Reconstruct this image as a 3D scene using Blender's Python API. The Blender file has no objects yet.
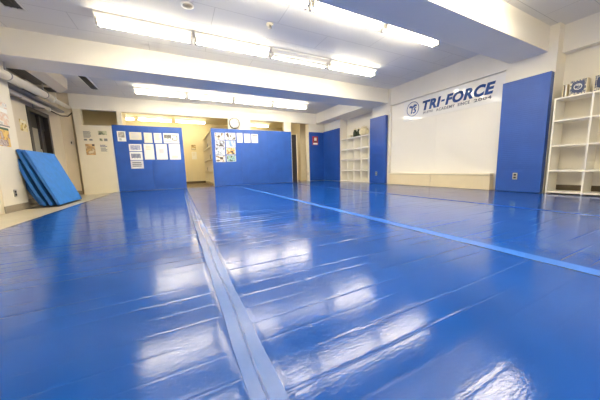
import bpy, bmesh, math, random
from mathutils import Vector, Matrix
random.seed(7)
SC = bpy.context.scene
COL = SC.collection

# ------------------------------------------------------------------ materials
def nt(name):
    m = bpy.data.materials.new(name); m.use_nodes = True
    n = m.node_tree.nodes; l = m.node_tree.links
    return m, n, l, n['Principled BSDF']

def mat(name, col, rough=.5, metal=0, spec=.5, noise=0.0, nscale=30, bump=0.0, bscale=80, coat=0):
    m, n, l, b = nt(name)
    b.inputs['Base Color'].default_value = (*col, 1)
    b.inputs['Roughness'].default_value = rough
    b.inputs['Metallic'].default_value = metal
    b.inputs['Specular IOR Level'].default_value = spec
    b.inputs['Coat Weight'].default_value = coat
    tc = n.new('ShaderNodeTexCoord')
    if noise:
        t = n.new('ShaderNodeTexNoise'); t.inputs['Scale'].default_value = nscale; t.inputs['Detail'].default_value = 4
        l.new(tc.outputs['Object'], t.inputs['Vector'])
        r = n.new('ShaderNodeValToRGB')
        r.color_ramp.elements[0].position = .3; r.color_ramp.elements[1].position = .7
        r.color_ramp.elements[0].color = (*[c*(1-noise) for c in col], 1)
        r.color_ramp.elements[1].color = (*[min(1, c*(1+noise)) for c in col], 1)
        l.new(t.outputs['Fac'], r.inputs['Fac']); l.new(r.outputs['Color'], b.inputs['Base Color'])
    if bump:
        t = n.new('ShaderNodeTexNoise'); t.inputs['Scale'].default_value = bscale; t.inputs['Detail'].default_value = 3
        l.new(tc.outputs['Object'], t.inputs['Vector'])
        bp = n.new('ShaderNodeBump'); bp.inputs['Strength'].default_value = bump; bp.inputs['Distance'].default_value = .01
        l.new(t.outputs['Fac'], bp.inputs['Height']); l.new(bp.outputs['Normal'], b.inputs['Normal'])
    return m

def emit(name, col, strength):
    m, n, l, b = nt(name)
    b.inputs['Base Color'].default_value = (.9, .9, .9, 1)
    b.inputs['Emission Color'].default_value = (*col, 1)
    b.inputs['Emission Strength'].default_value = strength
    return m

def mat_sheet(name, col, rough):
    """glossy vinyl of the roll-out mats: fine streaky grain along the seams"""
    m, n, l, b = nt(name)
    tc = n.new('ShaderNodeTexCoord')
    mp = n.new('ShaderNodeMapping'); mp.inputs['Scale'].default_value = (1, 2.6, 1)
    l.new(tc.outputs['Object'], mp.inputs['Vector'])
    f = n.new('ShaderNodeTexNoise'); f.inputs['Scale'].default_value = 52; f.inputs['Detail'].default_value = 5
    l.new(mp.outputs['Vector'], f.inputs['Vector'])
    g = n.new('ShaderNodeTexNoise'); g.inputs['Scale'].default_value = 2.2; g.inputs['Detail'].default_value = 3
    l.new(tc.outputs['Object'], g.inputs['Vector'])
    r = n.new('ShaderNodeMapRange'); r.inputs['To Min'].default_value = rough-.035; r.inputs['To Max'].default_value = rough+.05
    r.inputs['From Min'].default_value = .3; r.inputs['From Max'].default_value = .7
    l.new(g.outputs['Fac'], r.inputs['Value']); l.new(r.outputs['Result'], b.inputs['Roughness'])
    c = n.new('ShaderNodeValToRGB')
    c.color_ramp.elements[0].position = .3; c.color_ramp.elements[1].position = .75
    c.color_ramp.elements[0].color = (*[x*.9 for x in col], 1); c.color_ramp.elements[1].color = (*[x*1.12 for x in col], 1)
    l.new(g.outputs['Fac'], c.inputs['Fac']); l.new(c.outputs['Color'], b.inputs['Base Color'])
    bp = n.new('ShaderNodeBump'); bp.inputs['Strength'].default_value = .34; bp.inputs['Distance'].default_value = .0010
    l.new(f.outputs['Fac'], bp.inputs['Height']); l.new(bp.outputs['Normal'], b.inputs['Normal'])
    b.inputs['Specular IOR Level'].default_value = .40
    return m

def stripes(name, col, rough, axis, scale, strength=.3, dist=.004, spec=.5):
    """padding cover with fine parallel creases along one axis"""
    m, n, l, b = nt(name)
    b.inputs['Roughness'].default_value = rough; b.inputs['Specular IOR Level'].default_value = spec
    tc = n.new('ShaderNodeTexCoord')
    w = n.new('ShaderNodeTexWave'); w.wave_type = 'BANDS'; w.bands_direction = axis
    w.inputs['Scale'].default_value = scale; w.inputs['Distortion'].default_value = .6; w.inputs['Detail'].default_value = 2
    l.new(tc.outputs['Object'], w.inputs['Vector'])
    bp = n.new('ShaderNodeBump'); bp.inputs['Strength'].default_value = strength; bp.inputs['Distance'].default_value = dist
    l.new(w.outputs['Fac'], bp.inputs['Height']); l.new(bp.outputs['Normal'], b.inputs['Normal'])
    t = n.new('ShaderNodeTexNoise'); t.inputs['Scale'].default_value = 3
    l.new(tc.outputs['Object'], t.inputs['Vector'])
    r = n.new('ShaderNodeValToRGB')
    r.color_ramp.elements[0].position = .3; r.color_ramp.elements[1].position = .7
    r.color_ramp.elements[0].color = (*[c*.9 for c in col], 1); r.color_ramp.elements[1].color = (*[c*1.1 for c in col], 1)
    l.new(t.outputs['Fac'], r.inputs['Fac']); l.new(r.outputs['Color'], b.inputs['Base Color'])
    return m

def picture(name, cols, scale=9, seed=0.0):
    """a small printed photograph: soft irregular patches of colour"""
    m, n, l, b = nt(name)
    tc = n.new('ShaderNodeTexCoord')
    mp = n.new('ShaderNodeMapping'); mp.inputs['Location'].default_value = (seed*3.1, seed*1.7, seed*2.3)
    l.new(tc.outputs['Object'], mp.inputs['Vector'])
    t = n.new('ShaderNodeTexNoise'); t.inputs['Scale'].default_value = scale; t.inputs['Detail'].default_value = 2.5
    l.new(mp.outputs['Vector'], t.inputs['Vector'])
    r = n.new('ShaderNodeValToRGB'); e = r.color_ramp.elements
    k = len(cols)
    e[0].position = .40; e[0].color = (*cols[0], 1); e[1].position = .66; e[1].color = (*cols[-1], 1)
    for i in range(1, k-1):
        q = e.new(.40+.26*i/(k-1)); q.color = (*cols[i], 1)
    l.new(t.outputs['Fac'], r.inputs['Fac']); l.new(r.outputs['Color'], b.inputs['Base Color'])
    b.inputs['Roughness'].default_value = .45
    return m

WALL = (.80, .745, .63)
M = dict(
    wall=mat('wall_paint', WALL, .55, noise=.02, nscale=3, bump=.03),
    wallright=mat('wall_paint_pale', (.84, .80, .71), .5, noise=.02, nscale=3, bump=.03),
    beam=mat('beam_paint', (.86, .82, .73), .5, noise=.015, nscale=2, bump=.03),
    back=mat('back_room_paint', (.82, .74, .52), .6, noise=.03, nscale=3),
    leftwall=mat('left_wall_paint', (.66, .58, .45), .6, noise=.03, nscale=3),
    white=mat('white_laminate', (.85, .82, .74), .35, noise=.01, nscale=6),
    board=mat('whiteboard_gloss', (.82, .79, .72), .3, noise=.01, nscale=2),
    cream=mat('cream_laminate', (.80, .73, .57), .4, noise=.02, nscale=4),
    tan=mat('tan_box_panel', (.74, .63, .42), .4, noise=.03, nscale=4),
    lino=mat('beige_linoleum', (.52, .45, .33), .3, noise=.08, nscale=5, bump=.04),
    baseboard=mat('grey_vinyl_baseboard', (.30, .26, .20), .4, noise=.05),
    darkbase=mat('brown_vinyl_baseboard', (.13, .095, .055), .5, noise=.05),
    dark=mat('dark_door_frame', (.028, .022, .02), .35, noise=.1, nscale=20),
    doorglass=mat('door_panel_grey', (.30, .275, .22), .3, noise=.05),
    darkfloor=mat('brown_floor_tile', (.17, .12, .06), .3, noise=.1, nscale=4),
    black=mat('black_plastic', (.012, .012, .012), .4, noise=.1),
    grey=mat('grey_metal', (.35, .34, .33), .4, metal=.3, noise=.05),
    pale=mat('pale_metal', (.72, .70, .64), .4, noise=.03),
    pipe=mat('white_pipe_paint', (.78, .72, .60), .35, noise=.03, nscale=6),
    steel=mat('steel_plate', (.62, .58, .5), .3, metal=.7, noise=.03),
    housing=mat('lamp_housing_enamel', (.88, .86, .80), .3, noise=.01),
    tube=emit('lit_fluorescent_tube', (1, .905, .69), 36),
    tubewarm=emit('lit_warm_tube', (1, .87, .58), 28),
    tubeoff=mat('unlit_tube_glass', (.85, .85, .82), .2, noise=.01),
    mat_a=mat_sheet('mat_vinyl', (.006, .054, .275), .11),
    mat_b=mat_sheet('mat_vinyl_clear_blue', (.006, .056, .295), .10),
    tape=mat('blue_vinyl_tape', (.012, .078, .34), .25, noise=.06, nscale=14, bump=.03, bscale=50),
    tapebright=mat('bright_blue_vinyl_tape', (.03, .14, .56), .25, noise=.05, nscale=14, bump=.03, bscale=50),
    tapeedge=mat('blue_tape_overlap', (.009, .06, .27), .3, noise=.06, nscale=14),
    pad_h=stripes('pad_cover_ribbed', (.012, .072, .36), .38, 'Z', 9, .45),
    pad=stripes('pad_cover', (.011, .066, .34), .4, 'Z', 4, .12),
    pad_v=stripes('partition_cover', (.013, .08, .38), .42, 'X', 1.6, .18),
    stack=mat('loose_mat_blue', (.022, .19, .62), .5, noise=.12, nscale=9, bump=.08, bscale=120),
    stackedge=mat('loose_mat_edge', (.016, .13, .46), .55, noise=.1),
    ink=mat('printed_ink_grey', (.22, .22, .22), .6, noise=.1),
    inkdark=mat('printed_ink_dark', (.06, .055, .05), .6, noise=.2),
    inkblue=mat('printed_ink_blue', (.09, .11, .22), .6, noise=.2),
    paper=mat('paper_white', (.87, .86, .82), .6, noise=.01),
    papercream=mat('paper_cream', (.78, .72, .56), .6, noise=.03),
    paperpink=mat('paper_lilac', (.66, .63, .66), .6, noise=.03),
    signblue=mat('sign_blue_film', (.012, .075, .30), .3, noise=.03),
    signgrey=mat('sign_grey_film', (.16, .18, .22), .3, noise=.03),
    signpanel=mat('sign_acrylic', (.86, .85, .82), .06, noise=.005),
    clockface=mat('clock_face', (.86, .86, .84), .3, noise=.01),
    red=mat('red_print', (.38, .03, .03), .5, noise=.15),
    greenjar=mat('dark_green_glaze', (.035, .05, .03), .25, noise=.3, nscale=20),
    creamjar=mat('cream_glaze', (.72, .64, .42), .35, noise=.2, nscale=14),
    navy=mat('navy_print', (.025, .045, .13), .5, noise=.2, nscale=40),
    yellowpaper=picture('yellow_note_print', [(.75, .65, .4), (.66, .5, .13), (.3, .2, .06)], 16, 3),
)
M['ceiling'] = None
def ceiling_mat():
    m, n, l, b = nt('ceiling_panel')
    b.inputs['Roughness'].default_value = .6
    tc = n.new('ShaderNodeTexCoord')
    br = n.new('ShaderNodeTexBrick'); br.offset = .5
    br.inputs['Scale'].default_value = 1
    br.inputs['Brick Width'].default_value = 1.82; br.inputs['Row Height'].default_value = .455
    br.inputs['Mortar Size'].default_value = .004
    br.inputs['Color1'].default_value = (.76, .74, .69, 1); br.inputs['Color2'].default_value = (.75, .73, .68, 1)
    br.inputs['Mortar'].default_value = (.52, .50, .46, 1)
    l.new(tc.outputs['Object'], br.inputs['Vector']); l.new(br.outputs['Color'], b.inputs['Base Color'])
    t = n.new('ShaderNodeTexNoise'); t.inputs['Scale'].default_value = 90; t.inputs['Detail'].default_value = 4
    l.new(tc.outputs['Object'], t.inputs['Vector'])
    bp = n.new('ShaderNodeBump'); bp.inputs['Strength'].default_value = .12; bp.inputs['Distance'].default_value = .005
    l.new(t.outputs['Fac'], bp.inputs['Height']); l.new(bp.outputs['Normal'], b.inputs['Normal'])
    return m
M['ceiling'] = ceiling_mat()

# ------------------------------------------------------------------ mesh helpers (world coordinates, re-based on linking)
def NB(): return bmesh.new()

def box(bm, x0, y0, z0, x1, y1, z1, bev=0):
    r = bmesh.ops.create_cube(bm, size=1)
    vs = r['verts']
    for v in vs:
        v.co = Vector(((x0+x1)/2+v.co.x*abs(x1-x0), (y0+y1)/2+v.co.y*abs(y1-y0), (z0+z1)/2+v.co.z*abs(z1-z0)))
    if bev:
        es = list({e for v in vs for e in v.link_edges})
        bmesh.ops.bevel(bm, geom=es, offset=bev, segments=2, affect='EDGES', profile=.6)

def prism(bm, pts, axis, a, b):
    """extrude a 2D outline along an axis ('x': pts are (y,z), 'y': (x,z), 'z': (x,y))"""
    def P(p, t):
        return {'x': (t, p[0], p[1]), 'y': (p[0], t, p[1]), 'z': (p[0], p[1], t)}[axis]
    A = [bm.verts.new(P(p, a)) for p in pts]; B = [bm.verts.new(P(p, b)) for p in pts]
    k = len(pts)
    bm.faces.new(A); bm.faces.new(B[::-1])
    for i in range(k): bm.faces.new((A[i], B[i], B[(i+1) % k], A[(i+1) % k]))

def tube(bm, pts, r, seg=16, caps=True):
    rings = []
    pts = [Vector(p) for p in pts]
    rs = r if isinstance(r, (list, tuple)) else [r]*len(pts)
    for i, p in enumerate(pts):
        d = (pts[min(i+1, len(pts)-1)]-pts[max(i-1, 0)]).normalized()
        up = Vector((0, 0, 1)) if abs(d.z) < .9 else Vector((1, 0, 0))
        a = d.cross(up).normalized(); b = a.cross(d)
        rings.append([bm.verts.new(p+rs[i]*(math.cos(t)*a+math.sin(t)*b)) for t in (2*math.pi*j/seg for j in range(seg))])
    for A, B in zip(rings, rings[1:]):
        for j in range(seg):
            f = bm.faces.new((A[j], A[(j+1) % seg], B[(j+1) % seg], B[j])); f.smooth = True
    if caps: bm.faces.new(rings[0]); bm.faces.new(rings[-1][::-1])

def lathe(bm, prof, c, axis='z', seg=28, caps=True):
    """prof: (radius, height) pairs"""
    rings = []
    for r, h in prof:
        ring = []
        for j in range(seg):
            t = 2*math.pi*j/seg; u, v = r*math.cos(t), r*math.sin(t)
            p = {'z': (u, v, h), 'y': (u, h, v), 'x': (h, u, v)}[axis]
            ring.append(bm.verts.new(Vector(c)+Vector(p)))
        rings.append(ring)
    for A, B in zip(rings, rings[1:]):
        for j in range(seg):
            f = bm.faces.new((A[j], A[(j+1) % seg], B[(j+1) % seg], B[j])); f.smooth = True
    if not caps: return
    if prof[0][0] > 1e-4: bm.faces.new(rings[0])
    if prof[-1][0] > 1e-4: bm.faces.new(rings[-1][::-1])

def wpos(o):
    v = Vector((0, 0, 0))
    while o: v += o.location; o = o.parent
    return v

def obj(name, bm, m, parent=None, loc=None):
    bmesh.ops.remove_doubles(bm, verts=bm.verts[:], dist=1e-6)
    bmesh.ops.recalc_face_normals(bm, faces=bm.faces[:])
    me = bpy.data.meshes.new(name)
    if loc is None:
        co = [v.co for v in bm.verts]
        loc = Vector(((min(c.x for c in co)+max(c.x for c in co))/2, (min(c.y for c in co)+max(c.y for c in co))/2, min(c.z for c in co)))
    loc = Vector(loc)
    bmesh.ops.translate(bm, verts=bm.verts[:], vec=-loc)
    bm.to_mesh(me); bm.free()
    me.materials.append(m)
    o = bpy.data.objects.new(name, me); COL.objects.link(o)
    if parent: o.parent = parent; o.location = loc-wpos(parent)
    else: o.location = loc
    return o

def bobj(name, b, m, parent=None, bev=0):
    bm = NB(); box(bm, *b, bev=bev); return obj(name, bm, m, parent)

def tag(o, label, cat, group=None):
    o['label'] = label; o['category'] = cat
    if group: o['group'] = group
    return o

def thing(name, label, cat, loc, group=None):
    o = bpy.data.objects.new(name, None); COL.objects.link(o); o.location = loc
    o.empty_display_size = .1
    return tag(o, label, cat, group)

def struct(name, bm, m, parent=None):
    o = obj(name, bm, m, parent)
    if not parent: o['kind'] = 'structure'
    return o

def sbox(name, m, *bs, parent=None, bev=0):
    bm = NB()
    for b in bs: box(bm, *b, bev=bev)
    return struct(name, bm, m, parent)

# ------------------------------------------------------------------ the room; most coordinates unprojected from image pixels
H = 2.75          # ceiling height
ZF = -.025        # bare floor under the mats
XW = 6.02         # right wall
sbox('floor', M['lino'], (-3.3, -1.6, ZF-.1, 6.4, 8.96, ZF))
sbox('floor_back', M['darkfloor'], (-3.3, 8.96, ZF-.1, 6.4, 13.2, ZF))
sbox('ceiling', M['ceiling'], (-3.3, -1.6, H, 6.4, 9.02, H+.1))
sbox('ceiling_back', M['back'], (-3.3, 9.02, H, 6.4, 13.2, H+.1))
sbox('wall_right', M['wallright'], (XW, -1.6, ZF, XW+.15, 9.6, H))
sbox('wall_front', M['wall'], (-3.3, -1.6, ZF, 6.4, -1.45, H))
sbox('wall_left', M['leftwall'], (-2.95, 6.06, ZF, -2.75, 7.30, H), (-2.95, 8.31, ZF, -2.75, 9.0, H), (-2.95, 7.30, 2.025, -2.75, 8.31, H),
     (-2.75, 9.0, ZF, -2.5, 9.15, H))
sbox('wall_left_near', M['wall'], (-2.95, -1.6, ZF, -2.48, 5.38, H))
sbox('wall_back', M['back'], (-3.3, 12.6, ZF, 6.4, 12.75, H))
sbox('wall_back_left', M['back'], (-3.3, 9.2, ZF, -2.75, 12.6, H))
sbox('wall_back_right', M['wall'], (4.95, 9.03, ZF, XW+.3, 9.2, H), (5.3, 9.2, ZF, 5.42, 12.6, H))
# header over the partitions, with the posts that carry it
sbox('trim_1', M['beam'], (-2.5, 8.95, 2.345, 5.3, 9.08, H), (5.3, 8.95, 2.345, XW, 9.03, H))
sbox('trim_2', M['cream'], (-2.455, 8.95, ZF, -2.28, 9.08, 2.345))
sbox('trim_3', M['wall'], (-1.47, 8.95, ZF, -1.35, 9.08, 2.345))
sbox('return_and_dimming_wall', M['back'], (-2.7, 9.9, ZF, -1.42, 10.0, H), (-1.47, 9.08, ZF, -1.36, 9.75, H))  # cross wall added to keep light out of the left opening; return wall behind post
sbox('trim_4', M['wall'], (1.72, 8.95, ZF, 2.51, 9.08, 2.345))
sbox('trim_5', M['wall'], (3.85, 8.95, ZF, 4.15, 9.08, 2.345))
# ceiling beams
sbox('trim_6', M['beam'], (-2.95, 1.98, 2.36, 5.68, 2.50, H))
sbox('trim_7', M['beam'], (-2.95, 5.42, 2.36, 5.68, 6.06, H))
sbox('trim_8', M['beam'], (5.30, 6.06, 2.36, XW, 8.95, H))          # deep beam along the right wall, far bay
sbox('trim_9', M['wallright'], (5.70, 2.54, 2.275, XW, 5.42, H))        # dropped wall over the whiteboard
sbox('trim_10', M['wallright'], (5.86, -1.45, 2.32, XW, 1.86, H))        # dropped wall over the shelves
# pillars
sbox('trim_11', M['wallright'], (5.68, 1.86, ZF, XW, 2.55, H))
sbox('trim_12', M['wallright'], (5.68, 5.36, ZF, XW, 6.08, H))
sbox('trim_13', M['wallright'], (5.70, 7.82, ZF, XW, 8.95, 2.36))
sbox('trim_14', M['wall'], (-2.95, 5.38, ZF, -2.45, 6.06, 2.36))
sbox('baseboard_left', M['baseboard'], (-2.45, 5.36, ZF, -2.437, 6.06, .085), (-2.45, 6.06, ZF, -2.75, 6.073, .085), (-2.75, 6.073, ZF, -2.737, 7.3, .085),
     (-2.75, 8.31, ZF, -2.737, 9.0, .085), (-2.75, 8.985, ZF, -2.5, 9.0, .085))
sbox('baseboard_right', M['darkbase'], (XW-.012, -1.4, ZF, XW, 1.86, .13))
sbox('baseboard_back', M['darkbase'], (-3.2, 12.585, ZF, 5.3, 12.6, .07))
# left door: a dark frame, a grey leaf
d = bpy.data.objects.new('door_1', None); COL.objects.link(d); d.location = (-2.78, 7.8, ZF); d['kind'] = 'structure'
bm = NB()
box(bm, -2.86, 7.30, ZF, -2.735, 7.40, 2.025, .006); box(bm, -2.86, 8.21, ZF, -2.735, 8.31, 2.025, .006); box(bm, -2.86, 7.40, 1.93, -2.735, 8.21, 2.025, .006)
box(bm, -2.83, 7.86, ZF, -2.77, 7.93, 1.93, .004)
obj('door_frame', bm, M['dark'], d)
bobj('door_panel', (-2.86, 7.40, ZF, -2.82, 7.88, 1.62), M['doorglass'], d, .004)
bobj('door_transom', (-2.87, 7.40, 1.62, -2.82, 8.21, 1.93), M['black'], d)
bobj('door_panel', (-2.87, 7.93, ZF, -2.84, 8.21, 1.62), M['dark'], d, .003)
bm = NB(); tube(bm, [(-2.80, 7.82, .95), (-2.79, 7.82, 1.0), (-2.79, 7.82, 1.10), (-2.80, 7.82, 1.15)], .01, 10); obj('door_handle', bm, M['steel'], d)
# doorway at the back right: jamb and an open dark door edge
d = bpy.data.objects.new('door_2', None); COL.objects.link(d); d.location = (4.4, 9.12, ZF); d['kind'] = 'structure'
bobj('door_panel', (4.21, 9.10, ZF, 4.43, 9.15, 1.90), M['dark'], d, .004)
bobj('door_frame', (4.43, 9.10, ZF, 4.47, 9.2, 1.92), M['cream'], d, .004)
bobj('door_edge', (4.15, 9.09, ZF, 4.21, 9.17, 2.3), M['cream'], d)
bm = NB(); box(bm, 5.02, 9.9, ZF, 5.3, 10.05, H); struct('trim_15', bm, M['cream'])

# ------------------------------------------------------------------ roll-out mats with scored seams every 10 cm
def mat_strip(x0, x1, y0, y1, m, seed, label):
    rnd = random.Random(seed)
    t = thing('roll_out_mat', label, 'mat', ((x0+x1)/2, (y0+y1)/2, ZF), 'blue roll-out mats side by side on the floor')
    ys, y = [], y0+rnd.uniform(.0, .1)
    off = {1: .067, 2: .075, 3: .094, 4: .05}[seed]
    pitch = .1043
    k0 = math.ceil((y0-off)/pitch)
    seams = [off+pitch*k for k in range(k0, int((y1-off)/pitch)+1)]
    prof = [(-.05, 0), (-.03, 0), (-.009, .2), (-.005, .1), (-.0018, -1), (0, -1.15), (.0018, -1), (.005, .1), (.009, .3), (.03, 0)]
    nx = 26
    xs = [x0+(x1-x0)*i/nx for i in range(nx+1)]
    rows = []
    bm = NB()
    tilt = 0
    def wob(a, b): return math.sin(a*7.3+b*3.1)*.5+math.sin(a*2.9-b*5.7)*.5
    for si, s in enumerate(seams):
        amp = rnd.choice([.5, .8, 1, 1.3, 1.7])*.0005
        t0, t1 = tilt, rnd.uniform(-.00022, .00022); tilt = t1
        for dy, h in prof:
            yy = s+dy
            if yy < y0 or yy > y1: continue
            if rows and yy <= rows[-1][0]+1e-5: continue
            row = []
            for x in xs:
                a = amp*max(.06, .6+.85*wob(x*.8+seed, s*4))
                w = .002*wob(x*1.1, s*9+seed)
                lift = (t0 if dy < 0 else t1)*(min(1, (dy % pitch)/.09))+.00022*wob(x*1.3, yy*2.2+seed)
                row.append(bm.verts.new((x, yy+w, h*a+lift)))
            rows.append((yy, row))
    for (ya, A), (yb, B) in zip(rows, rows[1:]):
        for i in range(nx):
            f = bm.faces.new((A[i], A[i+1], B[i+1], B[i])); f.smooth = True
    # turned-down edge
    border = [e for e in bm.edges if e.is_boundary]
    r = bmesh.ops.extrude_edge_only(bm, edges=border)
    for v in r['geom']:
        if isinstance(v, bmesh.types.BMVert): v.co.z = ZF+.001
    obj('vinyl_sheet', bm, m, t)
    bm = NB(); box(bm, x0+.01, y0+.06, ZF, x1-.01, y1-.06, -.008); obj('foam_core', bm, M['stackedge'], t)
    return t
mat_strip(-1.71, .15, -1.3, 8.83, M['mat_a'], 1, 'blue roll-out floor mat along the bare beige floor by the leaning mats')
mat_strip(.152, 1.795, -1.3, 8.93, M['mat_b'], 2, 'blue roll-out floor mat between the wide taped seam and the narrow taped seam')
mat_strip(1.797, 3.63, -1.3, 8.93, M['mat_b'], 3, 'blue roll-out floor mat between the narrow taped seam and the mat by the bench')
mat_strip(3.633, 5.60, -1.3, 8.9, M['mat_a'], 4, 'blue roll-out floor mat running along the bench and the padded pillars')

def tape(x0, x1, y0, y1, label, seed, m='tape'):
    t = thing('floor_tape', label, 'tape', ((x0+x1)/2, 0, .001), 'tape over the mat seams')
    bm = NB(); rnd = random.Random(seed); k = 150
    prev = None
    for i in range(k+1):
        y = y0+(y1-y0)*(i/k)**1.6
        z = .0016+.0003*math.sin(i*1.7)
        j = .0018*math.sin(i*.9+seed)
        row = [bm.verts.new((x0+(x1-x0)*u+j, y, z+.0003*math.sin(u*9+i*.6))) for u in (0, .2, .4, .5, .6, .8, 1)]
        if prev:
            for a in range(6):
                f = bm.faces.new((prev[a], prev[a+1], row[a+1], row[a])); f.smooth = True
        prev = row
    obj('tape_strip', bm, M[m], t)
    return t
t = tape(.108, .192, -1.2, 8.9, 'wide light blue tape over the seam leading to the gap between the partitions', 1)
bm = NB()
for i in range(60):
    y = -.2+i*.12; x = .152+.004*math.sin(i*.8)
    box(bm, x-.0035, y, .001, x+.0035, y+.12, .0032)
obj('tape_overlap', bm, M['tapeedge'], t)
tape(1.745, 1.842, -1.2, 8.82, 'narrow light blue tape running to the base of the wide blue partition', 2, 'tapebright')

# ------------------------------------------------------------------ fluorescent battens
def fixture(x0, x1, y, z, label, group, lit=('tube', 'tube')):
    t = thing('ceiling_light', label, 'ceiling light', ((x0+x1)/2, y, z), group)
    bm = NB()
    prism(bm, [(y-.11, z), (y-.11, z-.028), (y-.028, z-.075), (y+.028, z-.075), (y+.11, z-.028), (y+.11, z)], 'x', x0+.01, x1-.01)
    obj('lamp_housing', bm, M['housing'], t)
    for s, k in zip((-1, 1), lit):
        bm = NB(); yy = y+s*.042
        tube(bm, [(x0+.05, yy, z-.105), (x1-.05, yy, z-.105)], .02, 14); obj('lamp_tube', bm, M[k], t)
    for xe in (x0+.025, x1-.025):
        for s in (-1, 1):
            bm = NB(); yy = y+s*.042
            box(bm, xe-.014, yy-.024, z-.14, xe+.014, yy+.024, z-.06, .004); obj('lamp_holder', bm, M['grey'], t)
        bobj('end_cap', (xe-.010, y-.07, z-.076, xe+.010, y+.07, z-.004), M['pale'], t, .004)
    return t
XR = [-.87, .40, 1.71, 2.99, 4.28]
ORD = ['first', 'second', 'third', 'fourth']
ROWS = [(7.86, 'the row by the clock'), (6.45, 'the row tucked behind the far beam'), (4.53, 'the row before the far beam'), (3.0, 'the row behind the near beam'), (1.5, 'the row before the near beam'), (-.05, 'the row by the front wall')]
for y, where in ROWS:
    for i in range(4):
        dim = (y == 4.53 and i == 2)
        lab = 'half-lit ceiling light with one dark tube, in ' + where if dim else 'lit ceiling light, %s from the left wall in %s' % (ORD[i], where)
        fixture(XR[i]+.012, XR[i+1]-.012, y, H, lab, 'fluorescent ceiling lights', ('tubeoff', 'tube') if dim else ('tube', 'tube'))
for x0, x1, lab in ((-1.95, -1.34, 'short warm ceiling light beyond the header next to the thin white post'), (-1.28, -.03, 'warm ceiling light beyond the header above the paper-covered partition'), (.05, 1.30, 'warm ceiling light beyond the header above the gap'),
                    (3.0, 4.25, 'warm ceiling light beyond the header above the wide blue partition')):
    fixture(x0, x1, 11.8, H, lab, 'warm lights in the back room', ('tubewarm', 'tubewarm'))

# ------------------------------------------------------------------ things on the ceiling
def slot_vent(x0, x1, y0, y1, label):
    t = thing('ceiling_vent', label, 'vent', ((x0+x1)/2, (y0+y1)/2, H))
    bm = NB(); f = .03
    box(bm, x0, y0, H-.014, x0+f, y1, H, .004); box(bm, x1-f, y0, H-.014, x1, y1, H, .004)
    box(bm, x0+f, y0, H-.014, x1-f, y0+f, H, .004); box(bm, x0+f, y1-f, H-.014, x1-f, y1, H, .004)
    obj('vent_frame', bm, M['pale'], t)
    bobj('vent_slot', (x0+f, y0+f, H-.003, x1-f, y1-f, H-.0005), M['black'], t)
    bm = NB()
    for i in (1, 2):
        x = x0+f+(x1-x0-2*f)*i/3
        box(bm, x-.004, y0+f, H-.012, x+.004, y1-f, H-.003)
    obj('vent_blade', bm, M['dark'], t)
slot_vent(-1.86, -1.62, 3.6, 4.80, 'dark slot vent with cream frame in the ceiling nearest the left wall lights')
slot_vent(-1.86, -1.66, 7.15, 8.35, 'dark slot vent with pale frame in the ceiling of the far bay')
t = thing('smoke_detector', 'dark round detector in the ceiling near the row of lit tubes', 'detector', (.30, 3.82, H))
bm = NB(); lathe(bm, [(.062, 0), (.062, -.012), (.05, -.02), (.001, -.022)], (.30, 3.82, H)); obj('sensor_body', bm, M['baseboard'], t)
bm = NB(); lathe(bm, [(.078, 0), (.078, -.006), (.064, -.008)], (.30, 3.82, H)); obj('mounting_ring', bm, M['pale'], t)
t = thing('sprinkler', 'small cream sprinkler head in the ceiling above the half-lit lamp', 'sprinkler', (1.45, 3.78, H))
bm = NB(); lathe(bm, [(.055, 0), (.05, -.012), (.03, -.02), (.001, -.02)], (1.45, 3.78, H)); obj('escutcheon', bm, M['papercream'], t)
bm = NB(); lathe(bm, [(.016, -.02), (.014, -.045), (.03, -.05), (.03, -.056), (.001, -.058)], (1.45, 3.78, H)); obj('sprinkler_head', bm, M['steel'], t)

# suspended air conditioner and pipes at the left
t = thing('air_conditioner', 'beige suspended air conditioner with dark intake above the left pipe', 'air conditioner', (-2.45, 6.9, 2.42))
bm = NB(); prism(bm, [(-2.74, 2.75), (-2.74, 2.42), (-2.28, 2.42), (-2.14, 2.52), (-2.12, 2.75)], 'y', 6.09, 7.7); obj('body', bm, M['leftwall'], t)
bobj('intake_grille', (-2.52, 6.15, 2.408, -2.29, 7.1, 2.42), M['dark'], t)
bm = NB()
for i in range(5): box(bm, -2.52+.046*i+.018, 6.15, 2.402, -2.52+.046*i+.026, 7.1, 2.409)
obj('grille_bar', bm, M['baseboard'], t)
bobj('outlet_louver', (-2.44, 7.3, 2.405, -2.30, 7.58, 2.42), M['black'], t)
t = thing('duct_box', 'cream duct box under the suspended air conditioner', 'duct box', (-2.6, 6.9, 2.2))
bobj('box_shell', (-2.74, 6.75, 2.215, -2.475, 7.2, 2.40), M['cream'], t, .008)
bobj('box_base', (-2.745, 6.745, 2.2, -2.47, 7.205, 2.215), M['dark'], t)
t = thing('pipe', 'thick white painted pipe running along the left wall under the beam', 'pipe', (-2.33, 6.5, 2.15))
bm = NB(); tube(bm, [(-2.33, 1.0, 1.99), (-2.33, 5.6, 2.145), (-2.33, 7.35, 2.205)], .072, 22); obj('insulated_run', bm, M['pipe'], t)
bm = NB(); tube(bm, [(-2.33, 7.35, 2.205), (-2.33, 7.42, 2.207), (-2.34, 8.3, 2.235)], [.05, .046, .044], 18); obj('thin_run', bm, M['pipe'], t)
bm = NB(); tube(bm, [(-2.33, 7.30, 2.203), (-2.33, 7.37, 2.206)], .078, 22); obj('pipe_collar', bm, M['pale'], t)
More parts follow.
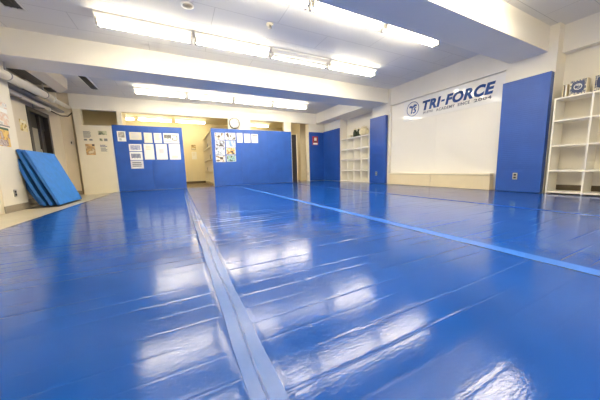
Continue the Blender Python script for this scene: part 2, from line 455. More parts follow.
for y, r in ((5.75, .09), (7.0, .09)):
    bm = NB(); tube(bm, [(-2.33, y-.012, 2.15+(y-5.6)*.0343), (-2.33, y+.012, 2.15+(y-5.6)*.0343)], .08, 20); box(bm, -2.34, y-.01, 2.2, -2.32, y+.01, 2.405); box(bm, -2.457, y-.01, 2.14+(y-5.6)*.0343, -2.38, y+.01, 2.16+(y-5.6)*.0343); obj('pipe_clamp', bm, M['grey'], t)
t = thing('pipe', 'thinner white pipe running just above the dark left door', 'pipe', (-2.5, 6.9, 2.0))
bm = NB(); tube(bm, [(-2.62, 6.2, 2.075), (-2.6, 6.6, 2.085), (-2.6, 7.9, 2.085)], .042, 18); obj('pipe_run', bm, M['pipe'], t)
bm = NB(); tube(bm, [(-2.6, 7.86, 2.085), (-2.6, 7.93, 2.085)], .05, 18); obj('pipe_cap', bm, M['pale'], t)
for y in (6.7, 7.6):
    bm = NB(); box(bm, -2.745, y-.012, 2.035, -2.55, y+.012, 2.045); box(bm, -2.745, y-.012, 2.02, -2.735, y+.012, 2.15); obj('pipe_bracket', bm, M['grey'], t)
t = thing('cable_tray', 'grey flat cable tray between the two left pipes', 'cable tray', (-2.65, 7, 2.13))
bobj('tray', (-2.745, 6.08, 2.15, -2.52, 8.6, 2.165), M['grey'], t)
bm = NB(); box(bm, -2.525, 6.08, 2.165, -2.52, 8.6, 2.19); obj('tray_lip', bm, M['grey'], t)
t = thing('cable', 'loose dark cable from the left pipes to the header corner', 'cable', (-2.55, 8.6, 2.1))
bm = NB(); tube(bm, [(-2.6, 7.93, 2.09), (-2.58, 8.2, 2.09), (-2.56, 8.5, 2.10), (-2.53, 8.8, 2.15), (-2.5, 8.94, 2.23)], .012, 8); obj('upper_strand', bm, M['pipe'], t)
bm = NB(); tube(bm, [(-2.6, 7.93, 2.08), (-2.57, 8.25, 2.05), (-2.55, 8.5, 2.05), (-2.52, 8.8, 2.10), (-2.49, 8.93, 2.19), (-2.47, 8.94, 2.23)], .012, 8); obj('lower_strand', bm, M['black'], t)

# ------------------------------------------------------------------ left column posters, outlets, switch
def paper(name, label, cat, P, u, v, w, h, m, group=None, marks=(), th=.004):
    """sheet with lower-left corner P, width along u, height along v, marks = (x0, y0, x1, y1, material, part name) in sheet fractions"""
    P, u, v = Vector(P), Vector(u), Vector(v); n = u.cross(v)
    def slab(a, b, c, e, z0, z1):
        bm = NB()
        vs = [bm.verts.new(P+u*(x*w)+v*(y*h)+n*z) for z in (z0, z1) for x, y in ((a, b), (c, b), (c, e), (a, e))]
        bm.faces.new(vs[:4]); bm.faces.new(vs[4:])
        for i in range(4): bm.faces.new((vs[i], vs[(i+1) % 4], vs[4+(i+1) % 4], vs[4+i]))
        return bm
    t = thing(name, label, cat, P+u*(w/2), group)
    obj('sheet', slab(0, 0, 1, 1, -.0006, th), m, t)
    for a, b, c, e, mm, pn in marks:
        obj(pn, slab(a, b, c, e, th, th+.0012), mm if not isinstance(mm, str) else M[mm], t)
    return t
def lines(x0, x1, y0, y1, k, m='ink', name='text_line', rnd=random.Random(3)):
    out = []
    for i in range(k):
        y = y1-(y1-y0)*(i+.5)/k; hh = (y1-y0)/k*.28
        out.append((x0, y-hh, x0+(x1-x0)*rnd.uniform(.72, 1), y+hh, m, name))
    return out

YV, ZV = (0, 1, 0), (0, 0, 1)
LP = 'notices on the left pillar'
PIC = {}
def pic(key, cols, scale=9, seed=0.0):
    if key not in PIC: PIC[key] = picture(key, cols, scale, seed)
    return PIC[key]
paper('poster', 'peach and white poster with pale sky on the left pillar, upper of two', 'poster', (-2.45, 5.45, 1.345), YV, ZV, .44, .40,
      pic('poster_peach_print', [(.75, .68, .6), (.7, .45, .32), (.8, .78, .74), (.45, .42, .42)], 7, 1), LP,
      [(.02, .58, .98, .75, 'paper', 'white_band'), (.02, .02, .98, .07, 'ink', 'caption_bar')])
paper('poster', 'orange poster with a dark green top band on the left pillar, lower of two', 'poster', (-2.45, 5.43, 1.03), YV, ZV, .40, .30,
      pic('poster_orange_print', [(.72, .5, .14), (.75, .48, .1), (.35, .2, .1), (.5, .42, .4)], 9, 2), LP,
      [(0, .88, 1, 1, mat('dark_green_print', (.03, .09, .05), .5), 'green_band'), (.2, .05, .85, .35, pic('poster_crowd_print', [(.3, .2, .18), (.6, .5, .45), (.15, .1, .12)], 22, 4), 'photo_block')])
paper('notice', 'small yellow notice on the wall beside the dark left door', 'notice', (-2.75, 6.97, 1.46), YV, ZV, .25, .23, M['yellowpaper'], None, [(.1, .7, .9, .92, 'papercream', 'heading_strip')])

def outlet(label, P, facing, double=True, m='steel'):
    """small wall plate with two dark slots; facing 'x+' 'x-' 'y-'"""
    t = thing('wall_outlet', label, 'outlet', P)
    x, y, z = P; w, h, dd = .035, .06, .012
    def bb(a0, a1, z0, z1, d0, d1):
        s = {'x+': 1, 'x-': -1, 'y-': -1}[facing]
        if facing[0] == 'x': return (x+s*d0, y+a0, z+z0, x+s*d1, y+a1, z+z1)
        return (x+a0, y+s*d0, z+z0, x+a1, y+s*d1, z+z1)
    def norm(b): return (min(b[0], b[3]), min(b[1], b[4]), min(b[2], b[5]), max(b[0], b[3]), max(b[1], b[4]), max(b[2], b[5]))
    bobj('cover_plate', norm(bb(-w, w, -h, h, 0.0005, dd)), M[m], t, .003)
    for zz in (-.025, .025):
        bobj('socket', norm(bb(-.018, .018, zz-.016, zz+.016, dd, dd+.003)), M['black'], t)
    return t
outlet('dark-framed wall outlet low on the left pillar', (-2.45, 5.70, .27), 'x+', m='steel')
t = thing('light_switch', 'grey light switch on the wall between the dark door and the notice board', 'switch', (-2.57, 8.985, 1.41))
bobj('cover_plate', (-2.605, 8.985, 1.37, -2.53, 9.0-.0005, 1.49), M['steel'], t, .003)
bobj('rocker', (-2.59, 8.978, 1.40, -2.565, 8.985, 1.46), M['black'], t, .002)

# ------------------------------------------------------------------ loose mats leaning on the left
def leaning(x_bot, x_top, z_top, y0, y1, th, label, bow=0.0):
    t = thing('loose_mat', label, 'mat', (x_bot-th/2, (y0+y1)/2, ZF), 'loose square mats leaning at the left wall')
    base, top = Vector((x_bot, 0, ZF+.03)), Vector((x_top, 0, z_top))
    d = (top-base).normalized(); n = Vector((d.z, 0, -d.x))   # n points into the room
    L = (top-base).length; k = 10
    def P(s, y, q): 
        p = base+d*(L*s)+n*(q-bow*math.sin(math.pi*s)*1.0); return (p.x, y, p.z)
    def shell(q0, q1, inset):
        bm = NB(); A = []
        for q in (q0, q1):
            A.append([[bm.verts.new(P(inset/L+(1-2*inset/L)*i/k, y, q)) for y in (y0+inset, y1-inset)] for i in range(k+1)])
        for i in range(k):
            for q in (0, 1): bm.faces.new((A[q][i][0], A[q][i][1], A[q][i+1][1], A[q][i+1][0]))
            for s in (0, 1): bm.faces.new((A[0][i][s], A[1][i][s], A[1][i+1][s], A[0][i+1][s]))
        for i in (0, k): bm.faces.new((A[0][i][0], A[0][i][1], A[1][i][1], A[1][i][0]))
        return bm
    o = obj('foam_slab', shell(-th, -.006, 0), M['stackedge'], t)
    bm = shell(-.008, 0, .004); obj('top_cover', bm, M['stack'], t)
    bm = shell(-th-.002, -th+.001, .004); obj('backing', bm, M['black'], t)
leaning(-1.99, -2.34, 1.00, 5.95, 7.08, .045, 'light blue loose mat at the front of the leaning stack, its whole face showing')
leaning(-2.09, -2.41, 1.01, 5.93, 7.06, .04, 'blue loose mat second in the leaning stack, just behind the front one', .012)
leaning(-2.185, -2.48, 1.01, 5.95, 7.05, .04, 'blue loose mat third in the leaning stack, showing only its edge', .035)
leaning(-2.28, -2.56, 1.015, 6.09, 7.04, .04, 'bowed dark blue loose mat at the back of the leaning stack by the pillar', .06)
t = thing('rubber_underlay', 'flat black rubber sheet lying under the leaning blue mats', 'floor sheet', (-2.2, 6.4, ZF))
bm = NB(); box(bm, -2.43, 5.87, ZF, -1.985, 7.0, ZF+.006); o = obj('rubber_sheet', bm, M['black'], t)

# ------------------------------------------------------------------ partitions
def partition(x0, x1, y, z1, label, seams, edge):
    t = thing('partition', label, 'partition', ((x0+x1)/2, y+.05, 0))
    bobj('partition_core', (x0+.004, y, .003, x1+(edge), y+.09, z1-.004), M['cream'], t)
    xs = [x0]+seams+[x1]
    for a, b in zip(xs, xs[1:]):
        bobj('pad_panel', (a+.0006, y-.03, .004, b-.0006, y+.0, z1), M['pad_v'], t, .004)
YL, YR = 8.85, 8.87
partition(-1.597, .226, YL, 1.94, 'narrow blue padded partition covered in white notices beside the cream board', [-.683], -.004)
partition(1.105, 4.09, YR, 1.972, 'wide blue padded partition with a grid of photos, below the wall clock', [2.10, 3.095], .03)
t = thing('notice_board', 'cream board with four pinned papers beside the narrow blue partition', 'board', (-1.98, 8.86, ZF))
bobj('board_panel', (-2.41, 8.842, ZF, -1.602, 8.89, 1.905), M['cream'], t, .004)
bobj('edge_strip', (-1.637, 8.832, ZF, -1.602, 8.84, 1.905), M['white'], t)

XV = (1, 0, 0)
G1 = 'papers on the cream board'
y = 8.841
def pap(name, label, cat, x0, x1, z1, z0, yy, m, grp, marks=()):  # corners from image pixels, scaled about the camera with the partitions and clock
    return paper(name, label, cat, (x0, yy, z0), XV, ZV, x1-x0, z1-z0, m, grp, marks)
pap('paper', 'cream text sheet at the upper corner of the cream board, nearest the switch', 'paper', -2.282, -2.051, 1.754, 1.450, y, M['papercream'], G1, lines(.1, .9, .35, .95, 6)+[(.1, .1, .38, .25, 'ink', 'stamp'), (.6, .1, .9, .25, 'ink', 'stamp')])
pap('paper', 'sheet with green and grey photos at the top of the cream board beside the partition', 'paper', -1.936, -1.724, 1.768, 1.450, y, M['papercream'], G1,
    [(.04, .62, .96, .96, pic('field_print', [(.1, .12, .08), (.5, .5, .3), (.62, .6, .4)], 10, 5), 'photo_block'), (.12, .08, .42, .3, pic('field_print', None), 'photo_block'), (.58, .08, .95, .3, 'ink', 'photo_block')])
pap('paper', 'orange brown photo sheet on the cream board below the text sheet', 'paper', -2.249, -2.042, 1.388, 1.084, y, pic('orange_brown_print', [(.72, .52, .28), (.62, .38, .14), (.4, .24, .12), (.7, .58, .4)], 9, 6), G1, [(.72, .82, .98, .98, 'inkdark', 'dark_corner')])
pap('paper', 'pale sheet with a heading in the lower corner of the cream board beside the partition', 'paper', -1.945, -1.733, 1.397, 1.084, y, M['papercream'], G1, lines(.12, .9, .72, .92, 2, 'inkblue')+lines(.15, .85, .3, .68, 5))

yl = YL-.03
G2 = 'papers on the narrow partition'
pap('paper', 'small grey printed sheet alone at the top outer corner of the narrow partition', 'paper', -1.491, -1.284, 1.767, 1.473, yl, M['paper'], G2, [(.15, .38, .85, .9, pic('grey_beige_print', [(.35, .3, .26), (.5, .46, .4), (.62, .58, .5)], 14, 7), 'photo_block')]+lines(.2, .5, .1, .3, 2))
pap('paper', 'beige landscape sheet with faint print in the top row of the narrow partition', 'paper', -1.197, -0.890, 1.752, 1.526, yl, M['papercream'], G2, lines(.15, .85, .15, .9, 4, 'paperpink'))
pap('paper', 'cream portrait sheet beside the beige landscape sheet in the narrow partition top row', 'paper', -0.832, -0.620, 1.747, 1.444, yl, mat('paper_ivory', (.82, .79, .68), .6, noise=.02), G2, lines(.2, .6, .3, .9, 4, 'papercream'))
pap('paper', 'white portrait sheet beside the wide lettered sheet in the narrow partition top row', 'paper', -0.572, -0.365, 1.747, 1.444, yl, M['paper'], G2, lines(.2, .8, .3, .9, 5, 'papercream'))
pap('paper', 'wide white sheet with bold dark lettering topping the narrow partition by the gap', 'paper', -0.317, 0.120, 1.752, 1.440, yl, M['paper'], G2,
    [(.06+.075*i, .48+.02*math.sin(i*2), .12+.075*i, .85, 'inkdark', 'bold_letter') for i in range(6)]+[(.55, .3, .62, .55, 'ink', 'drawn_line'), (.62, .28, .86, .36, 'ink', 'drawn_line'), (.84, .34, .9, .8, 'ink', 'drawn_line'), (.55, .74, .84, .8, 'ink', 'drawn_line'), (.06, .2, .5, .24, 'ink', 'drawn_line')])
pap('paper', 'lilac printed slip, topmost of three slips stacked on the narrow partition', 'paper', -1.241, -0.919, 1.403, 1.190, yl, M['paper'], G2, [(.12, .2, .88, .82, pic('lilac_print', [(.3, .32, .5), (.45, .45, .6), (.6, .58, .62)], 22, 8), 'text_block')])
pap('paper', 'slip with bold blue lettering, middle of three slips on the narrow partition', 'paper', -1.241, -0.919, 1.170, 0.930, yl, M['paper'], G2, [(.12+.105*i, .22+.05*(i % 2), .2+.105*i, .78, 'inkblue', 'bold_letter') for i in range(7)])
pap('paper', 'grey lilac printed slip, lowest of three slips on the narrow partition', 'paper', -1.241, -0.919, 0.915, 0.675, yl, M['paperpink'], G2, lines(.12, .9, .2, .85, 3, 'ink')+lines(.15, .6, .02, .16, 1, 'paper'))
pap('paper', 'large white sheet in the lower row of the narrow partition, touching the three slips', 'paper', -0.866, -0.606, 1.411, 0.940, yl, M['paper'], G2, lines(.2, .8, .6, .9, 3, 'papercream'))
pap('paper', 'large white sheet with a faint grey sketch in the lower row of the narrow partition', 'paper', -0.550, -0.247, 1.416, 0.937, yl, M['paper'], G2, [(.28, .42, .68, .68, 'paperpink', 'sketch')])
pap('paper', 'large blank white sheet in the lower row of the narrow partition by the gap', 'paper', -0.192, 0.125, 1.420, 0.933, yl, M['paper'], G2, lines(.2, .75, .1, .25, 2, 'papercream'))

yr = YR-.03
G3 = 'photo prints on the wide partition'
def grap(seed, cols): return pic('grappling_print_%d' % seed, cols, 11, seed)
W_, D_, B_, O_, G_ = (.66, .67, .68), (.05, .04, .04), (.2, .36, .62), (.75, .5, .22), (.2, .4, .3)
cell = [((1.223, 1.541, 1.827, 1.592), 'white photo print with dark figures in the photo grid corner by the locker', [D_, (.4, .3, .22), W_, W_, W_]),
        ((1.571, 1.918, 1.839, 1.601), 'white photo print with a dark arched figure in the first row of the photo grid', [D_, (.12, .1, .09), W_, W_, W_]),
        ((1.223, 1.541, 1.570, 1.339), 'grey blue photo print with a dark standing figure in the second row of the grid', [D_, (.25, .25, .3), (.5, .56, .65), W_, B_]),
        ((1.579, 1.904, 1.573, 1.341), 'sky blue photo print with a white figure in the second row of the grid', [B_, (.3, .45, .68), W_, W_, B_]),
        ((1.207, 1.528, 1.325, 1.079), 'pale grey photo print with a dark blur in the third row of the grid', [(.1, .12, .16), (.4, .46, .56), (.62, .66, .72), W_, W_]),
        ((1.571, 1.894, 1.328, 1.096), 'orange photo print in the third row of the grid', [D_, (.55, .3, .1), O_, (.8, .64, .35), (.5, .55, .4)]),
        ((1.205, 1.526, 1.061, 0.836), 'white photo print with a small brown figure in the lowest row of the grid', [D_, (.5, .36, .22), W_, W_, W_]),
        ((1.571, 1.890, 1.061, 0.845), 'green and blue photo print in the lowest row of the grid', [D_, G_, (.5, .62, .4), B_, G_])]
for i, ((a, b, c, e), lab, cols) in enumerate(cell):
    pap('photo_print', lab, 'photo', a, b, c, e, yr, M['paper'], G3, [(.04, .04, .96, .96, grap(11+i, cols), 'picture')])
pap('paper', 'white flyer with a faint olive picture, next to the photo grid on the wide partition', 'paper', 1.969, 2.168, 1.843, 1.508, yr, M['paper'], 'white flyers on the wide partition', [(.35, .3, .85, .75, 'papercream', 'picture')])
pap('paper', 'white flyer with thin text, middle of three beside the photo grid', 'paper', 2.224, 2.452, 1.827, 1.511, yr, M['paper'], 'white flyers on the wide partition', lines(.25, .75, .62, .9, 3, 'paperpink'))
pap('paper', 'white flyer with a grey blue heading, last of three beside the photo grid', 'paper', 2.498, 2.735, 1.827, 1.511, yr, M['paper'], 'white flyers on the wide partition', [(.12, .76, .9, .86, 'inkblue', 'heading')]+lines(.15, .8, .2, .66, 4, 'paperpink'))

# wall clock
c = (1.932, 8.93, 2.185)
t = thing('wall_clock', 'round white wall clock with thin dark rim on the post above the partition', 'clock', c)
bm = NB(); lathe(bm, [(.186, .02), (.186, -.03), (.178, -.045), (.17, -.045), (.168, -.02)], c, 'y', 40, False); obj('clock_rim', bm, M['black'], t)
bm = NB(); lathe(bm, [(.1695, .0), (.1695, -.024), (.001, -.0241)], c, 'y', 40); obj('clock_face', bm, M['clockface'], t)
for ang, ln, wd in ((-58, .09, .008), (35, .14, .006)):
    bm = NB(); box(bm, c[0]-wd, c[1]-.031, c[2]-.015, c[0]+wd, c[1]-.028, c[2]+ln)
    bmesh.ops.rotate(bm, verts=bm.verts[:], cent=c, matrix=Matrix.Rotation(math.radians(ang), 3, 'Y')); obj('clock_hand', bm, M['ink'], t)
for k in range(12):
    bm = NB(); box(bm, c[0]-.005, c[1]-.027, c[2]+.128, c[0]+.005, c[1]-.024, c[2]+.15)
    bmesh.ops.rotate(bm, verts=bm.verts[:], cent=c, matrix=Matrix.Rotation(math.radians(30*k), 3, 'Y')); obj('hour_mark', bm, M['ink'], t)

# ------------------------------------------------------------------ back room: open locker, notices
t = thing('locker_shelf', 'cream open locker shelf standing in the gap between the partitions', 'shelf', (1.32, 10.7, ZF))
X0, X1, Y0, Y1 = 1.15, 1.50, 9.12, 12.3
bobj('back_panel', (X1-.02, Y0, ZF, X1, Y1, 2.0), M['cream'], t)
for yy in [Y0+(Y1-Y0)*i/5 for i in range(6)]:
    bobj('side_panel', (X0, yy-.012, ZF, X1-.02, yy+.012, 2.0), M['cream'], t)
for z in (.06, .5, .98, 1.46, 1.96):
    bobj('shelf_board', (X0, Y0, z-.012, X1-.02, Y1, z+.012), M['cream'], t)
for yy, z, cm, cn in ((9.44, 1.472, 'red', 'dark red'), (10.08, .992, 'inkdark', 'black'), (10.71, 1.472, 'navy', 'navy'), (11.35, .512, 'darkbase', 'brown')):
    t = thing('gear_bag', '%s gear bag on a shelf of the cream locker in the gap' % cn, 'bag', (1.3, yy, z), 'bags in the locker')
    bobj('bag_body', (1.18, yy-.18, z+.001, 1.44, yy+.18, z+.2), M[cm], t, .04)
    bm = NB(); tube(bm, [(1.2, yy, z+.19), (1.23, yy, z+.25), (1.36, yy, z+.25), (1.40, yy, z+.19)], .01, 8); obj('bag_handle', bm, M['inkdark'], t)
paper('notice', 'brown photo notice on the yellow back wall, above a white sheet', 'notice', (.655, 12.6, 1.535), XV, ZV, .19, .24, pic('brown_back_print', [(.3, .2, .08), (.6, .45, .2), (.8, .7, .5)], 9, 9), 'notices on the back wall', [(.1, .1, .9, .35, 'papercream', 'caption')])
paper('notice', 'white sheet on the yellow back wall, under the brown photo notice', 'notice', (.65, 12.6, 1.10), XV, ZV, .21, .35, M['paper'], 'notices on the back wall', lines(.15, .8, .5, .9, 3, 'papercream'))

# ------------------------------------------------------------------ right side: pads on the pillars
def pad(label, bx, m, bev=.008, seam=None):
    t = thing('wall_pad', label, 'wall pad', ((bx[0]+bx[3])/2, (bx[1]+bx[4])/2, bx[2]), 'blue wall pads')
    x0, y0, z0, x1, y1, z1 = bx
    if x1-x0 < y1-y0:
        bobj('backing_board', (x1-.012, y0+.004, z0, x1, y1-.004, z1-.004), M['darkbase'], t)
        bobj('pad_cover', (x0, y0, z0, x1-.012, y1, z1), M[m], t, bev)
    else:
        bobj('backing_board', (x0+.004, y1-.012, z0, x1-.004, y1, z1-.004), M['darkbase'], t)
        bobj('pad_cover', (x0, y0, z0, x1, y1-.012, z1), M[m], t, bev)
    return t
pad('tall ribbed blue pad on the near pillar beside the open shelves', (5.555, 1.865, .003, 5.68, 2.53, 2.0), 'pad_h')
pad('tall blue pad on the far pillar between the bench and the cube shelf', (5.585, 5.42, .003, 5.68, 6.08, 2.03), 'pad')
pad('blue pad on the wall beside the cube shelf, past the far pillar', (5.65, 7.83, .003, 5.70, 8.95, 2.03), 'pad')
pad('blue pad facing the room with a red notice on it, by the narrow doorway', (4.955, 8.94, .003, 5.65, 8.98, 2.01), 'pad')
bobj_ = sbox('trim_16', M['wall'], (4.955, 8.98, ZF, 5.70, 9.03, 2.345))
outlet('small bright outlet set in the near pillar pad', (5.555, 2.225, .29), 'x-')
outlet('small bright outlet set in the far pillar pad', (5.585, 5.77, .31), 'x-')
paper('notice', 'red notice with a white caption on the blue pad by the narrow doorway', 'notice', (5.105, 8.94, 1.49), XV, ZV, .27, .35, M['red'], None,
      [(.12, .06, .88, .24, 'paper', 'caption'), (.3, .5, .72, .85, 'papercream', 'figure_print'), (.2, .32, .8, .44, 'inkdark', 'text_line')])
t = thing('wall_outlet', 'small white outlet low on the wall of the narrow doorway', 'outlet', (5.02, 9.03, .28))
bobj('cover_plate', (4.9505-.01, 9.06, .24, 4.95, 9.13, .36), M['steel'], t, .002)

# cube shelf
def cubby(label, x0, x1, ys, zs, th, back, m):
    t = thing('open_shelf', label, 'shelf', ((x0+x1)/2, (ys[0]+ys[-1])/2, 0), None)
    for yy in ys: bobj('upright', (x0, yy-th/2, .003, x1, yy+th/2, zs[-1]-th/2), M[m], t, .002)
    for i, z in enumerate(zs):
        if i == len(zs)-1: bobj('top_board', (x0-.004, ys[0]-th/2, z-th/2, x1, ys[-1]+th/2, z+th/2), M[m], t, .002)
        else:
            for a, b in zip(ys, ys[1:]): bobj('shelf_board', (x0+.003, a+th/2, z-th/2, x1, b-th/2, z+th/2), M[m], t)
    if back: bobj('back_panel', (x1-.008, ys[0], .01, x1, ys[-1], zs[-1]-th/2), M[m], t)
    return t
cubby('white cube shelf of sixteen compartments between two blue pads', 5.70, 5.99, [6.235, 6.625, 7.01, 7.40, 7.79], [.02, .41, .80, 1.19, 1.58], .034, True, 'white')
cubby('tall white open shelf beside the near padded pillar', 5.60, 5.96, [.55, .97, 1.39, 1.80], [.03, .385, .795, 1.195, 1.545], .022, False, 'white')
# items on the cube shelf
for yy, s, cn in ((7.06, 1, 'dark green jar on the cube shelf, nearer the padded corner'), (6.86, .96, 'dark green jar on the cube shelf, beside the cream pot')):
    t = thing('jar', cn, 'jar', (5.8, yy, 1.598), 'jars on the cube shelf')
    bm = NB(); lathe(bm, [(.055*s, .0), (.075*s, .06), (.07*s, .17), (.045*s, .22), (.05*s, .24)], (5.8, yy, 1.598)); obj('jar_body', bm, M['greenjar'], t)
    bm = NB(); lathe(bm, [(.05*s, .24), (.055*s, .26), (.02*s, .275), (.018*s, .295), (.001, .30)], (5.8, yy, 1.598)); obj('jar_lid', bm, M['creamjar'], t)
t = thing('pot', 'bulging cream pot on the cube shelf beside the far padded pillar', 'pot', (5.8, 6.6, 1.598))
bm = NB(); lathe(bm, [(.08, 0), (.15, .06), (.165, .14), (.14, .22), (.09, .26)], (5.8, 6.6, 1.598)); obj('pot_body', bm, M['creamjar'], t)
bm = NB(); lathe(bm, [(.09, .26), (.11, .275), (.10, .29), (.03, .31), (.001, .33)], (5.8, 6.6, 1.598)); obj('pot_lid', bm, M['papercream'], t)
t = thing('folded_towel', 'small beige folded towel on the cube shelf at the padded corner end', 'towel', (5.8, 7.35, 1.598))
for i in range(3): bobj('fold', (5.72, 7.22+.005*i, 1.598+.032*i, 5.9, 7.42-.004*i, 1.628+.032*i), M['papercream'], t, .012)

# boards on the near shelf
def emblem_board(y0, y1, label, seed):
    z0 = 1.557; h = .25; x = 5.74
    t = thing('printed_box', label, 'box', (x+.06, (y0+y1)/2, z0), 'printed boxes on the near shelf')
    bobj('carton', (x, y0, z0, x+.14, y1, z0+h), M['papercream'], t, .004)
    cy, cz = (y0+y1)/2, z0+.14
    bm = NB(); rn = random.Random(seed); a0, a1 = y0+.008, y1-.008; b0, b1 = z0+.008, z0+h-.008
    k = 11
    for i in range(k):
        for j in range(k+3):
            if 1 < i < k-2 and 2 < j < k+1: continue
            if rn.random() < .72:
                py, pz = a0+(a1-a0)*(i+.5)/k, b0+(b1-b0)*(j+.5)/(k+3); hy, hz = (a1-a0)/k*rn.uniform(.3, .5), (b1-b0)/(k+3)*rn.uniform(.3, .5)
                box(bm, x-.002, py-hy, pz-hz, x, py+hy, pz+hz)
    obj('border_print', bm, M['navy'], t)
    A, B = (y1-y0)*.38, h*.35
    bm = NB(); pts = []
    for q in range(36):
        a = 2*math.pi*q/36; c0, s0 = math.cos(a), math.sin(a)
        pts.append((cy+A*math.copysign(abs(c0)**.6, c0), cz+B*math.copysign(abs(s0)**.6, s0)))
    prism(bm, pts, 'x', x-.003, x); obj('centre_print', bm, M['navy'], t)
    bm = NB(); lathe(bm, [(.046, -.003), (.046, -.0042), (.038, -.0042), (.038, -.003)], (x, cy, cz), 'x', 30, False)
    for q in range(7):
        py = cy+rn.uniform(-.03, .03); pz = cz+rn.uniform(-.03, .03); box(bm, x-.0042, py-.011, pz-.003, x-.003, py+.011, pz+.003)
    obj('light_print', bm, M['paper'], t)
emblem_board(1.505, 1.695, 'white box with navy round print on the near shelf beside the thin books', 1)
emblem_board(1.21, 1.435, 'white box with a navy round print on the near shelf, cut by the frame edge', 2)
t = thing('book', 'thin cream book standing on the near shelf by the padded pillar', 'book', (5.82, 1.745, 1.557))
bobj('cover', (5.74, 1.718, 1.557, 5.9, 1.745, 1.77), M['tan'], t, .003); bobj('pages', (5.738, 1.722, 1.56, 5.74, 1.741, 1.765), M['paper'], t)
t = thing('book', 'dark-spined thin book standing closest to the padded pillar on the near shelf', 'book', (5.82, 1.77, 1.557))
bobj('cover', (5.74, 1.755, 1.557, 5.9, 1.775, 1.765), M['darkbase'], t, .003); bobj('pages', (5.738, 1.758, 1.56, 5.74, 1.772, 1.76), M['tan'], t)

# ------------------------------------------------------------------ whiteboard wall, bench, sign
t = thing('whiteboard', 'large glossy white wall panel above the long low bench', 'whiteboard', (5.8, 3.95, .3))
for a, b in ((2.555, 3.95), (3.95, 5.355)):
    bobj('board_panel', (5.75, a+.0007, .25, 5.79, b-.0007, 2.272), M['board'], t)
bobj('backing', (5.79, 2.555, .0, XW-.001, 5.35, 2.27), M['wallright'], t)
t = thing('bench', 'long low cream bench box under the whiteboard', 'bench', (5.7, 3.96, 0))
for a, b in ((2.655, 3.95), (3.955, 5.31)):
    bobj('bench_body', (5.615, a, .003, 5.749, b, .295), M['tan'], t, .003)
    bobj('bench_top', (5.60, a, .30, 5.749, b, .335), M['cream'], t, .005)
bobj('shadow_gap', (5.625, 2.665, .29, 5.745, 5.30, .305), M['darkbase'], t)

t = thing('wall_sign', 'white sign strip with blue lettering and round emblem high on the whiteboard', 'sign', (5.745, 3.7, 1.74))
bobj('sign_panel', (5.742, 2.575, 1.735, 5.7495, 4.92, 2.262), M['signpanel'], t)
def text(name, s, m, y_left, y_right, z0, z1, x=5.742, th=.003, shear=.22, bold=.012, parent=None, sp=1.0):
    cu = bpy.data.curves.new(name, 'FONT'); cu.body = s; cu.size = 1; cu.shear = shear; cu.offset = bold; cu.space_character = sp; cu.resolution_u = 4
    o = bpy.data.objects.new(name, cu); COL.objects.link(o)
    bpy.context.view_layer.update()
    me = bpy.data.meshes.new_from_object(o.evaluated_get(bpy.context.evaluated_depsgraph_get()))
    bpy.data.objects.remove(o)
    bm = bmesh.new(); bm.from_mesh(me); bpy.data.meshes.remove(me)
    co = [v.co for v in bm.verts]
    ax, bx, ay, by = min(c.x for c in co), max(c.x for c in co), min(c.y for c in co), max(c.y for c in co)
    r = bmesh.ops.extrude_face_region(bm, geom=bm.faces[:])
    for e in r['geom']:
        if isinstance(e, bmesh.types.BMVert): e.co.z = 1
    for v in bm.verts:
        u, w = (v.co.x-ax)/(bx-ax), (v.co.y-ay)/(by-ay)
        v.co = Vector((x-(th if v.co.z > .5 else .0), y_left+(y_right-y_left)*u, z0+(z1-z0)*w))
    return obj(name, bm, m, parent)
for w_, a, b in (('TRI', 4.338, 3.851), ('FORCE', 3.745, 2.735)):
    text('lettering', w_, M['signblue'], a, b, 1.918, 2.152, bold=.05, parent=t, sp=1.1)
bm = NB(); prism(bm, [(3.845, 2.018), (3.765, 2.018), (3.755, 2.062), (3.835, 2.062)], 'x', 5.739, 5.742); obj('hyphen', bm, M['signblue'], t)
for w_, a, b in (('JIU-JITSU', 4.319, 4.05), ('ACADEMY', 3.967, 3.52), ('SINCE', 3.455, 3.20), ('2004', 3.12, 2.79)):
    text('tagline_word', w_, M['signgrey'], a, b, 1.826, 1.89, shear=0, bold=.022, parent=t, sp=1.12)
ec = (5.742, 4.628, 2.025)
em = bpy.data.objects.new('emblem', None); COL.objects.link(em); em.parent = t; em.location = Vector(ec)-t.location
bm = NB(); lathe(bm, [(.188, 0), (.188, -.003), (.172, -.003), (.172, 0), (.188, 0)], ec, 'x', 48, False); obj('emblem_ring', bm, M['signblue'], em)
def poly(pts, bm, x0=5.742, x1=5.739):
    A = [bm.verts.new((x0, ec[1]-p[0]*.188, ec[2]+p[1]*.188)) for p in pts]; B = [bm.verts.new((x1, ec[1]-p[0]*.188, ec[2]+p[1]*.188)) for p in pts]
    bm.faces.new(A); bm.faces.new(B[::-1])
    for i in range(len(pts)): bm.faces.new((A[i], A[(i+1) % len(pts)], B[(i+1) % len(pts)], B[i]))
bm = NB()
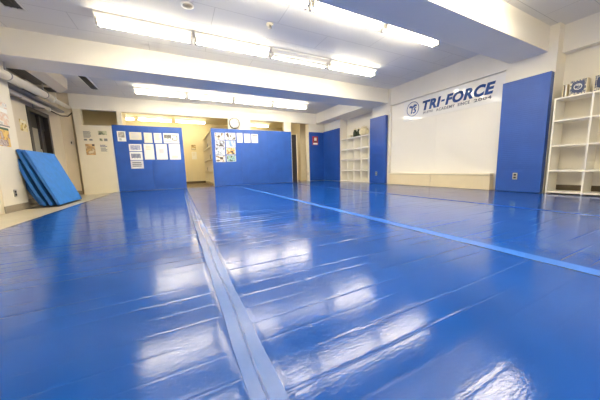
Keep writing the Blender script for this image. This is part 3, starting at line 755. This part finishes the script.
poly([(-.62, .22), (-.52, .46), (-.3, .5), (-.02, .36), (.28, .58), (.62, .5), (.66, .3), (.4, .28), (.05, .12), (-.2, .1), (-.42, .22)], bm); 
obj('emblem_bar', bm, M['signblue'], em)
bm = NB(); poly([(-.18, .1), (.02, .1), (-.1, -.62), (-.32, -.62)], bm); obj('emblem_stem', bm, M['signblue'], em)
bm = NB(); poly([(.2, .14), (.58, .2), (.54, .04), (.36, .0), (.34, -.08), (.55, -.2), (.5, -.5), (.2, -.66), (.02, -.56), (.04, -.42), (.22, -.48), (.34, -.36), (.32, -.26), (.12, -.18)], bm); obj('emblem_hook', bm, M['signblue'], em)

# ------------------------------------------------------------------ camera
f = 241.59
yaw, pit, rol = 0.46164733, 0.13142374, -0.02854527
c_, s_ = math.cos, math.sin
Rz = Matrix(((c_(yaw), -s_(yaw), 0), (s_(yaw), c_(yaw), 0), (0, 0, 1)))
Bm = Matrix(((1, 0, 0), (0, 0, -1), (0, 1, 0)))
Rx = Matrix(((1, 0, 0), (0, c_(pit), -s_(pit)), (0, s_(pit), c_(pit))))
Rr = Matrix(((c_(rol), -s_(rol), 0), (s_(rol), c_(rol), 0), (0, 0, 1)))
R = Rr @ Rx @ Bm @ Rz
cd = bpy.data.cameras.new('camera'); cam = bpy.data.objects.new('camera', cd); COL.objects.link(cam)
cd.sensor_width = 36; cd.lens = f/600*36; cd.clip_start = .02
rot = Matrix((R[0], -R[1], -R[2])).transposed()
cam.matrix_world = Matrix.Translation((0, 0, .55)) @ rot.to_4x4()
SC.camera = cam

w = bpy.data.worlds.new('world'); SC.world = w; w.use_nodes = True
w.node_tree.nodes['Background'].inputs['Color'].default_value = (.8, .85, .9, 1)
w.node_tree.nodes['Background'].inputs['Strength'].default_value = .05
SC.view_settings.view_transform = 'Standard'; SC.view_settings.look = 'None'
SC.view_settings.gamma = 1; SC.view_settings.exposure = 0.18
SC.view_settings.use_curve_mapping = False
SC.cycles.use_denoising = True
SC.cycles.max_bounces = 10; SC.cycles.diffuse_bounces = 6
